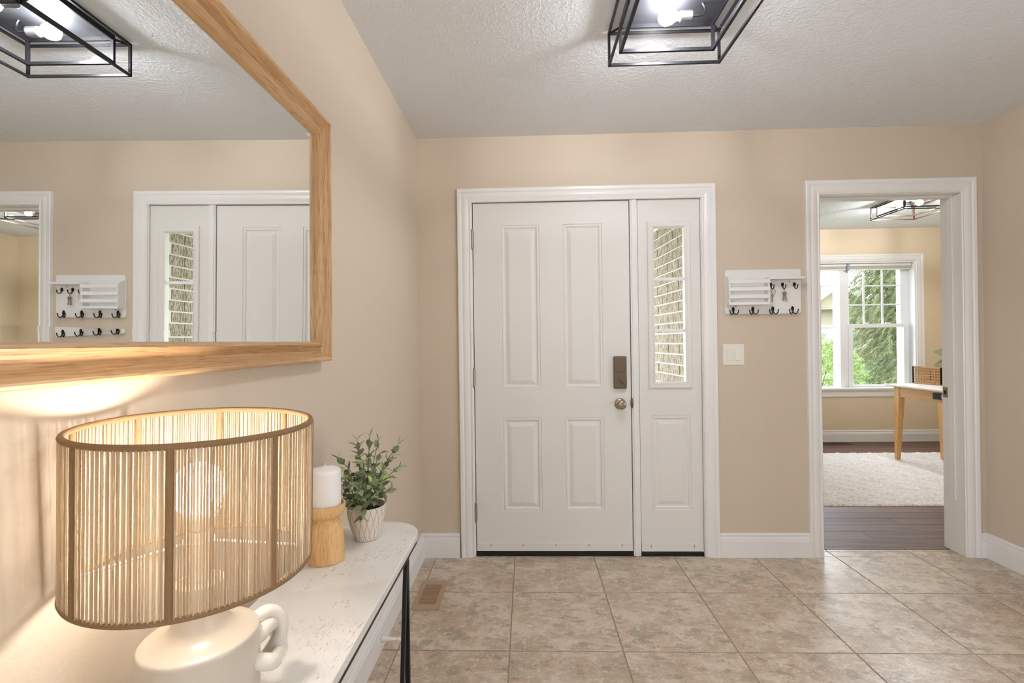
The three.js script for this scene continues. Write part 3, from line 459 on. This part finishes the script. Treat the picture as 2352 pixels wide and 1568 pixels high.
// ---------------------------------------------------------------- potted plant
{
  const t = thing('potted_plant', 'small leafy green plant in a white pot with a diamond line pattern', 'plant', [-0.461, TT, 1.4545]);
  const g = lathe([[0, 0], [0.031, 0], [0.0335, 0.002], [0.0385, 0.018], [0.0450, 0.040], [0.0500, 0.062], [0.0525, 0.080], [0.0530, 0.094], [0.0522, 0.0955], [0.0505, 0.0945], [0.0495, 0.080], [0.0480, 0.074], [0, 0.074]], 56);
  mesh('pot', g, M.pot, t); mesh('soil', lathe([[0, 0.0745], [0.048, 0.0745], [0.047, 0.0775], [0, 0.080]], 24), M.soil, t);
  const leaf = (bend, fold) => {                        // ovate leaf, 1 long, folded along its midrib
    const n = 5, pos = [], idx = [], W = [0.05, 0.21, 0.28, 0.26, 0.16, 0.0];
    for (let i = 0; i <= n; i++) { const s = i / n, z = bend * s * s; for (const k of [-1, 0, 1]) pos.push(k * W[i], s, z + Math.abs(k) * W[i] * fold); }
    for (let i = 0; i < n; i++) for (const k of [0, 1]) { const a = 3 * i + k; idx.push(a, a + 1, a + 3, a + 1, a + 4, a + 3); }
    const q = new THREE.BufferGeometry(); q.setAttribute('position', new THREE.Float32BufferAttribute(pos, 3)); q.setIndex(idx); q.computeVertexNormals(); return q;
  };
  const leafG = [leaf(-0.25, 0.25), leaf(0.12, 0.4), leaf(-0.45, 0.15)];
  seed = 4242;
  const up = new THREE.Vector3(0, 1, 0), stems = [];
  const tips = [[-0.055, 0.195, 0.01], [-0.028, 0.275, -0.01], [-0.012, 0.262, 0.03], [0.012, 0.285, 0.00], [0.028, 0.272, -0.03], [0.092, 0.262, 0.00], [0.098, 0.205, 0.02], [0.070, 0.225, -0.03], [0.050, 0.245, 0.03], [-0.080, 0.222, -0.01], [-0.070, 0.180, 0.03], [-0.085, 0.150, 0.0], [0.078, 0.145, 0.03], [0.035, 0.175, 0.06], [0.005, 0.165, 0.07], [-0.030, 0.185, 0.06], [-0.045, 0.140, 0.055], [0.010, 0.225, 0.05], [0.045, 0.200, -0.06], [-0.040, 0.220, -0.06], [0.000, 0.240, -0.03], [-0.060, 0.115, 0.03], [0.060, 0.180, 0.05]];
  tips.forEach((tip, si) => {
    const b = [tip[0] * 0.22, 0.076, tip[2] * 0.3], mid = [tip[0] * 0.5 + rr(-0.006, 0.006), 0.078 + (tip[1] - 0.078) * 0.62, tip[2] * 0.6 + rr(-0.006, 0.006)];
    stems.push([b, mid, tip]);
  });
  stems.push([[0.006, 0.076, 0.03], [0.008, 0.104, 0.056], [0.006, 0.070, 0.066]]);       // one spray hangs over the pot's rim
  let count = 0;
  stems.forEach((s) => {
    const c = new THREE.CatmullRomCurve3(s.map((p) => new THREE.Vector3(...p)));
    mesh('stem', new THREE.TubeGeometry(c, 8, 0.0009, 5, false), M.stem, t);
    const n = 6;
    for (let k = 1; k <= n; k++) for (const side of [0, 1]) {
      if (count >= 285) return;
      const f = 0.22 + 0.78 * k / n, p = c.getPointAt(Math.min(1, f)), d = c.getTangentAt(Math.min(1, f)), ang = k * 1.57 + side * Math.PI + rr(-0.4, 0.4);
      const e1 = new THREE.Vector3().crossVectors(d, new THREE.Vector3(0.3, 0.1, 1)).normalize(), e2 = new THREE.Vector3().crossVectors(d, e1);
      const out = e1.multiplyScalar(Math.cos(ang)).add(e2.multiplyScalar(Math.sin(ang))), open = k === n ? rr(0.3, 0.7) : rr(0.7, 1.2);
      const dir = d.clone().multiplyScalar(Math.cos(open)).addScaledVector(out, Math.sin(open)).normalize(), len = rr(0.023, 0.033) * (k > n - 1 ? 0.9 : 1);
      const x = new THREE.Vector3().crossVectors(dir, d).normalize(), z = new THREE.Vector3().crossVectors(x, dir);
      const m = mesh('leaf', leafG[Math.floor(rnd() * 3)], M.leaves[rnd() < (k >= n ? 0.45 : 0.06) ? 3 : Math.floor(rnd() * 3)], t);
      m.matrixAutoUpdate = true; m.quaternion.setFromRotationMatrix(new THREE.Matrix4().makeBasis(x, dir, z)); m.position.copy(p); m.scale.setScalar(len); count++;
    }
  });
}

// ---------------------------------------------------------------- mail rack with hooks and keys
{
  const t = thing('mail_rack', 'white wooden mail rack with slatted letter box, shelf and black hooks on the wall', 'mail rack', [0, 0, 0]);
  const bd = new THREE.ExtrudeGeometry(roundedRect(1.139, 1.5635, 1.3915, 1.643, 0.010), { depth: 0.010, bevelEnabled: true, bevelThickness: 0.001, bevelSize: 0.001, bevelSegments: 1 }).translate(0, 0, 0.001);
  mesh('back_board', bd, M.white, t);
  const side = (x) => { const s = new THREE.Shape([[0.012, 1.440], [0.062, 1.440], [0.062, 1.582], [0.050, 1.597], [0.012, 1.612]].map((p) => new THREE.Vector2(...p))); return new THREE.ExtrudeGeometry(s, { depth: 0.009, bevelEnabled: false }).rotateY(-Math.PI / 2).translate(x + 0.009, 0, 0); };
  mesh('side_panel', side(1.1395), M.white, t);
  mesh('side_panel', box(1.3565, 1.3655, 1.440, 1.5825, 0.012, 0.062), M.white, t);
  for (const [a, b] of [[1.562, 1.582], [1.519, 1.540], [1.476, 1.498], [1.440, 1.456]]) mesh('slat', box(1.1395, 1.366, a, b, 0.0605, 0.0675, 0.001), M.white, t);
  mesh('box_floor', box(1.148, 1.357, 1.440, 1.447, 0.012, 0.061), M.white, t);
  mesh('shelf', box(1.360, 1.556, 1.5815, 1.596, 0.012, 0.0675, 0.001), M.white, t);
  const hookPlate = (x, y, h) => lathe([[0, 0], [0.007, 0], [0.0085, 0.003], [0.008, 0.005], [0, 0.006]], 16).rotateX(Math.PI / 2).scale(1, h / 0.017, 1).translate(x, y, 0.0115);
  for (const x of [1.181, 1.2915, 1.4035, 1.5145]) {
    const y = 1.418, prong = (s) => tube([[x, y - 0.004, 0.017], [x + s * 0.003, y - 0.022, 0.020], [x + s * 0.012, y - 0.029, 0.024], [x + s * 0.021, y - 0.021, 0.028], [x + s * 0.0245, y - 0.006, 0.029]], 0.0028, 20, 8);
    mesh('double_hook', merge([hookPlate(x, y, 0.030), prong(1), prong(-1), new THREE.SphereGeometry(0.0036, 10, 8).translate(x + 0.0245, y - 0.006, 0.029), new THREE.SphereGeometry(0.0036, 10, 8).translate(x - 0.0245, y - 0.006, 0.029)]), M.blackMetal, t);
  }
  for (const x of [1.3945, 1.4600, 1.5265]) {
    const y = 1.556;
    mesh('single_hook', merge([hookPlate(x, y, 0.024), tube([[x, y - 0.004, 0.016], [x + 0.001, y - 0.020, 0.020], [x + 0.003, y - 0.025, 0.030], [x + 0.004, y - 0.018, 0.040], [x + 0.004, y - 0.006, 0.042]], 0.0026, 18, 8), new THREE.SphereGeometry(0.0036, 10, 8).translate(x + 0.004, y - 0.006, 0.042)]), M.blackMetal, t);
  }
  for (const [x, y] of [[1.198, 1.435], [1.4995, 1.574]]) mesh('screw', new THREE.SphereGeometry(0.0035, 10, 6).scale(1, 1, 0.4).translate(x, y, 0.0118), M.bronze, t);
  const blade = (x, y, z, a, s) => { const g = merge([lathe([[0, 0], [0.009, 0], [0.009, 0.002], [0, 0.002]], 18).rotateX(Math.PI / 2).translate(0, 0, 0), box(-0.0035, 0.0035, -0.042, -0.004, 0, 0.002), box(0.0025, 0.0048, -0.040, -0.034, 0, 0.002), box(0.0025, 0.0045, -0.028, -0.022, 0, 0.002)]); return g.scale(s, s, 1).rotateZ(a).translate(x, y, z); };
  const k1 = thing('key_ring', 'key ring with a round tag hanging on the hook nearest the letter box', 'keys', [0, 0, 0]);
  mesh('ring', new THREE.TorusGeometry(0.0145, 0.0012, 6, 30).rotateY(0.35).translate(1.4010, 1.5145, 0.031), M.nickel, k1); mesh('key', blade(1.395, 1.4925, 0.0285, -0.05, 0.85), M.nickel, k1);
  const k2 = thing('key_ring', 'two house keys on a small ring hanging from the middle hook', 'keys', [0, 0, 0]);
  mesh('ring', new THREE.TorusGeometry(0.009, 0.0010, 6, 24).rotateY(0.9).translate(1.4625, 1.5215, 0.030), M.nickel, k2); mesh('key', blade(1.4600, 1.5045, 0.0275, -0.10, 1), M.nickel, k2); mesh('key', blade(1.4660, 1.5045, 0.0305, 0.10, 1), M.nickel, k2);
}
// ---------------------------------------------------------------- light switch, registers, door stop
{
  const t = thing('light_switch', 'white double rocker light switch plate on the wall below the mail rack', 'light switch', [0, 0, 0]);
  mesh('cover_plate', new RoundedBoxGeometry(0.120, 0.121, 0.006, 3, 0.0025).translate(1.184, 1.1605, 0.003), M.plastic, t);
  for (const [x, s] of [[1.161, 1], [1.208, -1]]) {
    const f = mesh('rocker_frame', new RoundedBoxGeometry(0.0345, 0.069, 0.003, 2, 0.001).translate(x, 1.1595, 0.0062), M.plastic, t);
    mesh('rocker', new RoundedBoxGeometry(0.0315, 0.065, 0.005, 2, 0.0012).rotateX(s * 0.05).translate(x, 1.1595, 0.0075), M.plastic, t);
    for (const y of [1.208, 1.112]) mesh('screw', new THREE.SphereGeometry(0.003, 10, 6).scale(1, 1, 0.4).translate(x, y, 0.006), M.white, t);
  }
}
function register(label, x0, x1, z0, z1, mat, alongZ, slots, margin) {
  const t = thing('floor_register', label, 'floor vent', [0, 0, 0]), y = 0.0;
  const a0 = x0 + margin[0], a1 = x1 - margin[0], c0 = z0 + margin[1], c1 = z1 - margin[1];
  const s = roundedRect(x0, x1, -z1, -z0, 0.012); s.holes.push(new THREE.Path([[a0, -c1], [a0, -c0], [a1, -c0], [a1, -c1]].map((p) => new THREE.Vector2(...p))));
  mesh('vent_frame', new THREE.ExtrudeGeometry(s, { depth: 0.003, bevelEnabled: true, bevelThickness: 0.0015, bevelSize: 0.0015, bevelSegments: 2 }).rotateX(-Math.PI / 2).translate(0, y, 0), mat, t);
  mesh('duct', box(a0, a1, y - 0.0005, y + 0.0006, c0, c1), M.dark, t);
  for (let k = 0; k < slots; k++) {
    if (alongZ) { const z = c0 + (c1 - c0) * (k + 0.5) / slots, w = (c1 - c0) / slots * 0.52, b = 0.006 * (k < slots / 2 ? 1 - 2 * k / slots : 0); mesh('slat', tube([[a0, y + 0.003, z], [(a0 + a1) / 2, y + 0.003, z - b], [a1, y + 0.003, z]], w / 2, 10, 6).scale(1, 1, 1), mat, t); }
    else { const x = a0 + (a1 - a0) * (k + 0.5) / slots, w = (a1 - a0) / slots * 0.5; mesh('slat', box(x - w / 2, x + w / 2, y + 0.001, y + 0.004, c0, c1, 0.001), mat, t); }
  }
}
register('beige metal floor register set in the tiles beside the left baseboard', -0.560, -0.430, 0.296, 0.564, M.register, true, 17, [0.022, 0.038]);
register('dark brown floor register in the study floor under the window', 3.46, 3.77, -3.05, -2.91, M.brownRegister, false, 14, [0.02, 0.03]);
{
  const x = XL + 0.0245, t = thing('door_stop', 'white tapered door stop screwed to the left baseboard', 'door stop', [x, 0.046, 0.86]);
  mesh('stop_body', lathe([[0, 0], [0.0125, 0], [0.0130, 0.004], [0.0115, 0.008], [0.0085, 0.025], [0.0055, 0.055], [0.0045, 0.066], [0, 0.066]], 24).rotateZ(-Math.PI / 2), M.white, t);
  mesh('rubber_tip', lathe([[0, 0], [0.0058, 0], [0.0062, 0.003], [0.0060, 0.012], [0.0045, 0.014], [0, 0.014]], 20).rotateZ(-Math.PI / 2).translate(0.064, 0, 0), M.white, t);
}

// ---------------------------------------------------------------- the study's things
{
  const t = thing('rug', 'cream woven rug with a raised diamond texture on the study floor', 'rug', [0, 0, 0]);
  const x0 = 2.17, x1 = 4.75, z0 = -2.49, z1 = -0.838, nx = 300, nz = 190, g = new THREE.PlaneGeometry(x1 - x0, z1 - z0, nx, nz).rotateX(-Math.PI / 2).translate((x0 + x1) / 2, 0, (z0 + z1) / 2), p = g.attributes.position, uv = g.attributes.uv;
  for (let i = 0; i < p.count; i++) {
    const x = p.getX(i), z = p.getZ(i), e = Math.min(x - x0, x1 - x, z - z0, z1 - z), a = (x / 0.17 + z / 0.26), b = (x / 0.17 - z / 0.26), f = (v) => Math.abs(((v % 1) + 1) % 1 - 0.5);
    const ridge = Math.max(sm(0.36, 0.5, f(a)), sm(0.36, 0.5, f(b)));
    p.setXYZ(i, x + (e < 0.012 ? rr(-0.003, 0.003) : 0), e < 0.001 ? 0.001 : 0.0085 + 0.0050 * ridge + rr(-0.0016, 0.0016), z + (e < 0.012 ? rr(-0.003, 0.003) : 0)); uv.setXY(i, x, z);
  }
  g.computeVertexNormals(); mesh('rug_pile', g, M.rug, t);
}
{
  const t = thing('writing_desk', 'light wood desk with tapered legs and a white top in the study', 'desk', [0, 0, 0]);
  const x0 = 3.665, x1 = 4.235, z0 = -2.26, z1 = -0.95, ty = 0.772;
  mesh('desk_top', box(x0 + 0.0, x1, ty - 0.020, ty, z0, z1, 0.005), std({ color: '#efe9e0', roughness: 0.35 }), t);
  const ax0 = x0 + 0.045, ax1 = x1 - 0.045, az0 = z0 + 0.075, az1 = z1 - 0.075, ay = ty - 0.020;
  mesh('apron', metreUV(box(ax0, ax0 + 0.02, 0.650, ay, az0, az1, 0.002), 'z'), M.birch, t); mesh('apron', metreUV(box(ax1 - 0.02, ax1, 0.650, ay, az0, az1, 0.002), 'z'), M.birch, t);
  mesh('apron', metreUV(box(ax0, ax1, 0.650, ay, az0, az0 + 0.02, 0.002), 'x'), M.birch, t); mesh('apron', metreUV(box(ax0, ax1, 0.650, ay, az1 - 0.02, az1, 0.002), 'x'), M.birch, t);
  for (const sx of [0, 1]) for (const sz of [0, 1]) {
    const w = 0.062, b = 0.034, X = sx ? ax1 + 0.004 : ax0 - 0.004, Z = sz ? az1 + 0.004 : az0 - 0.004, ix = sx ? -1 : 1, iz = sz ? -1 : 1;
    const g = new THREE.BoxGeometry(1, 1, 1, 1, 2, 1), p = g.attributes.position;
    for (let i = 0; i < p.count; i++) { const y = p.getY(i), s = y < -0.1 ? b : w * (y > 0.1 ? 1 : 1); const yy = y < -0.1 ? 0.0154 : y > 0.1 ? ay : 0.645; p.setXYZ(i, X + ix * s * (p.getX(i) * ix + 0.5), yy, Z + iz * s * (p.getZ(i) * iz + 0.5)); }
    g.computeVertexNormals(); mesh('leg', metreUV(toCreasedNormals(g, 0.4), 'y'), M.birch, t);
  }
  for (const z of [-2.10, -2.06]) mesh('screw', new THREE.SphereGeometry(0.005, 8, 6).scale(0.4, 1, 1).translate(ax0 - 0.001, z < -2.08 ? 0.735 : 0.67, -2.105), M.dark, t);
  const o = mesh('power_outlet', box(ax0 - 0.012, ax0 + 0.001, 0.678, 0.735, -1.715, -1.565, 0.003), M.dark, t);
  for (const [z, w] of [[-1.612, 0.010], [-1.586, 0.010]]) mesh('outlet_mark', box(ax0 - 0.0135, ax0 - 0.0118, 0.686, 0.727, z - w / 2, z + w / 2), M.white, o);
  mesh('outlet_mark', box(ax0 - 0.0135, ax0 - 0.0118, 0.702, 0.711, -1.612, -1.586), M.white, o);
  for (const z of [-1.690, -1.655]) mesh('socket_hole', box(ax0 - 0.0135, ax0 - 0.0118, 0.692, 0.722, z - 0.012, z + 0.012, 0.002), std({ color: '#2b2724', roughness: 0.3 }), o);
}
{
  const t = thing('storage_basket', 'woven cane basket with open holes standing on the study desk', 'basket', [0, 0.7775, 0]);
  const c = [[3.935, -2.235], [4.005, -1.985], [4.20, -2.01], [4.13, -2.26]];
  const wall = (p, q, hp, hq) => {
    const L = Math.hypot(q[0] - p[0], q[1] - p[1]), n = Math.max(4, Math.round(L / 0.027)), parts = [], P = (s, y) => [p[0] + (q[0] - p[0]) * s, y, p[1] + (q[1] - p[1]) * s], top = (s) => hp + (hq - hp) * s;
    for (let i = 0; i <= n; i++) parts.push(bar(P(i / n, 0), P(i / n, top(i / n)), i % n ? 0.0075 : 0.014, 0.004));
    for (let j = 0; j <= 6; j++) { const f = j / 6; parts.push(bar(P(0, 0.004 + (hp - 0.006) * f), P(1, 0.004 + (hq - 0.006) * f), 0.005, j % 6 ? 0.0075 : 0.013)); }
    for (let i = 0; i < n; i++) for (let j = 0; j < 6; j++) { const s0 = i / n, s1 = (i + 1) / n; parts.push(bar(P(s0, top(s0) * j / 6), P(s1, top(s1) * (j + 1) / 6), 0.0025, 0.0022)); }
    return merge(parts);
  };
  for (const [a, b, h, k] of [[0, 1, 0.170, 0.165], [1, 2, 0.165, 0.125], [2, 3, 0.125, 0.135], [3, 0, 0.135, 0.170]]) { const m = mesh('woven_side', wall(c[a], c[b], h, k), M.cane, t); m.userData.kind = 'stuff'; }
  const s = new THREE.Shape(c.map(([x, z]) => new THREE.Vector2(x, -z))); mesh('basket_floor', new THREE.ExtrudeGeometry(s, { depth: 0.004, bevelEnabled: false }).rotateX(-Math.PI / 2), M.cane, t);
}
{
  const t = thing('leafy_houseplant', 'tall broad leaved houseplant behind the desk in the study', 'plant', [4.72, 0, -2.62]);
  mesh('pot', lathe([[0, 0], [0.11, 0], [0.125, 0.02], [0.15, 0.26], [0.152, 0.28], [0.14, 0.28], [0.135, 0.24], [0, 0.24]], 36), M.white, t);
  mesh('stem', tube([[0, 0.23, 0], [-0.02, 0.5, 0.01], [-0.05, 0.8, 0.0], [-0.08, 1.1, 0.01]], 0.008, 20, 8), M.stem, t);
  const g = new THREE.PlaneGeometry(1, 1, 6, 8), p = g.attributes.position;
  for (let i = 0; i < p.count; i++) { const s = p.getY(i) + 0.5, w = 0.62 * Math.sin(Math.PI * Math.pow(s, 0.8)) * 0.5 + 0.01; p.setXYZ(i, p.getX(i) * 2 * w, s, -0.35 * s * s + 0.25 * Math.abs(p.getX(i)) * w); } g.computeVertexNormals();
  const spots = [[-0.08, 1.06, 0.01, 1.45, 0.2, 0.17], [-0.07, 0.98, 0.02, 1.9, -0.3, 0.16], [-0.08, 1.09, 0, -0.6, 0.4, 0.2], [-0.06, 0.85, 0, 1.2, 0.9, 0.17], [-0.08, 1.08, 0, 0.4, 2.4, 0.18], [-0.05, 0.8, 0, -1.0, 1.9, 0.2], [-0.03, 0.62, 0, -1.3, 3.2, 0.2], [-0.04, 0.72, 0, 1.1, -1.2, 0.2], [-0.08, 1.10, 0, 0.2, 0, 0.18], [-0.06, 0.88, 0.0, 1.75, 0.1, 0.15]];
  for (const [x, y, z, tilt, turn, len] of spots) { const m = mesh('leaf', g, M.leaves[rnd() < 0.5 ? 1 : 0], t); m.position.set(x, y, z); m.rotation.set(0, turn, tilt, 'YZX'); m.scale.setScalar(len); }
}

// ---------------------------------------------------------------- outside: porch wall of bricks, soffit, trees, neighbouring house
{
  const w = struct('wall_porch'), turn = -0.066;          // its own pieces stand in a frame turned a little off the hall's axes
  w.position.set(1.10, 0, -0.20); w.rotation.y = 0.066;
  mesh('mortar', box(0.007, 0.13, -0.3, 2.6, -2.6, 0), M.mortar, w);
  const ch = 0.0755, bl = 0.215;
  const vars = [0, 1, 2, 3].map((k) => metreUV(box(0, 0.02, 0, ch - 0.011, -bl + 0.011, 0, 0.002), 'z', [k * 0.31, k * 0.17]));
  for (let r = 0; r < 25; r++) for (let k = 0; k < 10; k++) {
    const b = mesh('brick', vars[(r * 3 + k * 5) % 4], M.bricks[(r + k * 2) % 2], w); b.position.set(rr(-0.002, 0.002), 0.245 + r * ch, 0.0 - k * bl - (r % 2) * bl / 2);
  }
  const tr = struct('trim_3', merge([box(1.03, 1.105, 0, 2.2, -0.185, ZB - 0.01, 0.004), box(-0.42, -0.33, 0, 2.2, -0.2, ZB - 0.01, 0.004)]), M.vinyl);
  struct('ceiling_porch', merge([box(-3.0, 1.24, 2.15, 2.22, -2.2, ZB - 0.005), box(-3.0, 1.24, 2.07, 2.15, -2.2, -2.05)]), std({ color: '#b7a78e', roughness: 0.8 }));
  struct('floor_porch', box(-3.0, 1.12, -0.2, -0.03, -2.6, ZB - 0.005), std({ color: '#b9b4ab', roughness: 0.9 }));
  const gr = mesh('ground', box(-40, 60, -0.5, -0.3, -60, SZ - 0.25), std({ color: '#66804a', roughness: 1 })); gr.userData.kind = 'structure';
}
const sprayGeo = (() => {                                // a flat, drooping spray of narrow leaflets of uneven length
  const pos = [], tri = (a, b, c) => pos.push(...a, ...b, ...c); let q = 5; const f = () => { q = (q * 16807) % 2147483647; return q / 2147483647; };
  for (let i = 0; i < 9; i++) { const s = i / 8, y = -s * s * 0.4; for (const k of [-1, 1]) { const l = (0.22 + 0.30 * f()) * (1 - s * 0.55), x = s * 0.85, d = -0.06 - 0.12 * f(); tri([x, y, 0], [x + 0.03, y, 0.02 * k], [x + l * (0.5 + 0.4 * f()), y + d, k * l]); tri([x, y, 0], [x + l * 0.7, y + d * 0.8, k * l * 0.55], [x + 0.10, y - 0.03, k * 0.02]); } }
  const g = new THREE.BufferGeometry(); g.setAttribute('position', new THREE.Float32BufferAttribute(pos, 3)); g.computeVertexNormals(); return g;
})();
const leafletGeo = (() => { const pos = []; for (let i = 0; i < 5; i++) { const a = i * 1.26, c = Math.cos(a), s = Math.sin(a), e = 0.5 + (i % 3) * 0.2; pos.push(0, 0, 0, c * e - s * 0.2, 0.2 * (i % 2), s * e + c * 0.2, c * e * 1.5, -0.2 + 0.25 * (i % 2), s * e * 1.5); pos.push(0, 0, 0, c * e * 1.5, -0.2 + 0.25 * (i % 2), s * e * 1.5, c * e + s * 0.2, 0.1, s * e - c * 0.2); } const g = new THREE.BufferGeometry(); g.setAttribute('position', new THREE.Float32BufferAttribute(pos, 3)); g.computeVertexNormals(); return g; })();
function foliage(parent, geo, mat, n, place) {
  const im = new THREE.InstancedMesh(geo, mat, n), o = new THREE.Object3D(), c = new THREE.Color(); im.name = 'foliage'; im.castShadow = im.receiveShadow = true;
  for (let i = 0; i < n; i++) { place(o, i); o.updateMatrix(); im.setMatrixAt(i, o.matrix); const f = rr(0.7, 1.25); im.setColorAt(i, c.setRGB(f * rr(0.9, 1.15), f, f * rr(0.75, 1.05))); }
  im.userData.kind = 'stuff'; parent.add(im); return im;
}
const leafMat = (c) => phy({ color: c, roughness: 0.7, transmission: 0.3, thickness: 0, side: THREE.DoubleSide });
function conifer(label, x, z, h, r, n, color) {
  const t = thing('conifer_tree', label, 'tree', [x, -0.3, z]);
  mesh('trunk', cyl([0, 0, 0], [0.05, h, 0], 0.13, 0.02, 10), std({ color: '#3b2d22', roughness: 1 }), t);
  foliage(t, sprayGeo, leafMat(color), n, (o) => { const y = Math.pow(rnd(), 0.8), a = rr(0, 6.283), rad = r * Math.pow(1.02 - y, 0.45) * Math.sqrt(rr(0.06, 1)); o.position.set(Math.cos(a) * rad, 0.25 + y * (h - 0.3), Math.sin(a) * rad); o.rotation.set(rr(-0.3, 0.3), -a + rr(-0.5, 0.5), rr(-0.7, 0.05), 'YZX'); o.scale.setScalar(rr(0.12, 0.30)); });
}
conifer('feathery conifer tree just outside the right half of the study window', 7.30, -6.5, 6.0, 1.20, 11000, '#727c52');
conifer('darker conifer tree standing behind the feathery one outside the window', 9.0, -8.2, 6.8, 1.7, 11000, '#48573e');
conifer('tall conifer tree farther back near the neighbouring house', 11.4, -10.6, 6.6, 1.9, 9000, '#56633f');
{
  const t = thing('garden_shrub', 'bright green leafy shrub outside the fixed half of the study window', 'shrub', [4.75, -0.3, -5.6]);
  mesh('stem', merge([cyl([0, 0, 0], [0.1, 1.2, 0], 0.03, 0.01, 6), cyl([0.1, 0, 0.1], [-0.3, 1.2, 0.1], 0.02, 0.008, 6), cyl([0, 0, 0.1], [0.4, 1.1, 0], 0.02, 0.008, 6)]), std({ color: '#5b4a36', roughness: 1 }), t);
  foliage(t, leafletGeo, leafMat('#879d5c'), 2600, (o) => { const a = rr(0, 6.283), b = Math.acos(rr(-1, 1)), k = Math.cbrt(rr(0.2, 1)); o.position.set(Math.cos(a) * Math.sin(b) * 0.95 * k, 0.85 + Math.cos(b) * 0.80 * k, Math.sin(a) * Math.sin(b) * 0.7 * k); o.rotation.set(rr(0, 6), rr(0, 6), rr(0, 6)); o.scale.setScalar(rr(0.035, 0.065)); });
}
{
  const t = thing('neighbour_house', 'pale brick house with a gable across the street seen past the shrub', 'house', [15.6, -0.3, -23]);
  mesh('wall', box(-5, 4, 0, 3.3, -6, 0), std({ color: '#8d8474', roughness: 0.95 }), t);
  const gs = new THREE.Shape([[-1.3, 3.0], [1.7, 3.0], [0.2, 4.1]].map((p) => new THREE.Vector2(...p)));
  mesh('gable', new THREE.ExtrudeGeometry(gs, { depth: 0.6, bevelEnabled: false }), std({ color: '#8f8470', roughness: 0.95 }), t);
  const roof = mesh('roof', merge([bar([0.2, 4.22, -2.5], [-1.6, 3.0, -2.5], 0.12, 7), bar([0.2, 4.22, -2.5], [2.0, 3.0, -2.5], 0.12, 7), bar([-5.3, 3.2, -2], [-1, 4.6, -3], 0.15, 6)]), std({ color: '#a4a9ad', roughness: 0.9 }), t);
  mesh('fascia', merge([bar([0.2, 4.25, 1.06], [-1.65, 2.98, 1.06], 0.2, 0.1), bar([0.2, 4.25, 1.06], [2.05, 2.98, 1.06], 0.2, 0.1)]), M.white, roof);
  for (const x of [-0.9, 0.1, 1.1]) { const w = mesh('window', box(x - 0.42, x + 0.42, 1.2, 2.2, 0, 0.06), M.white, t); mesh('pane', box(x - 0.36, x + 0.36, 1.26, 2.14, 0.05, 0.08), std({ color: '#90a4b2', roughness: 0.1 }), w); }
}
renderer.render(scene, camera);
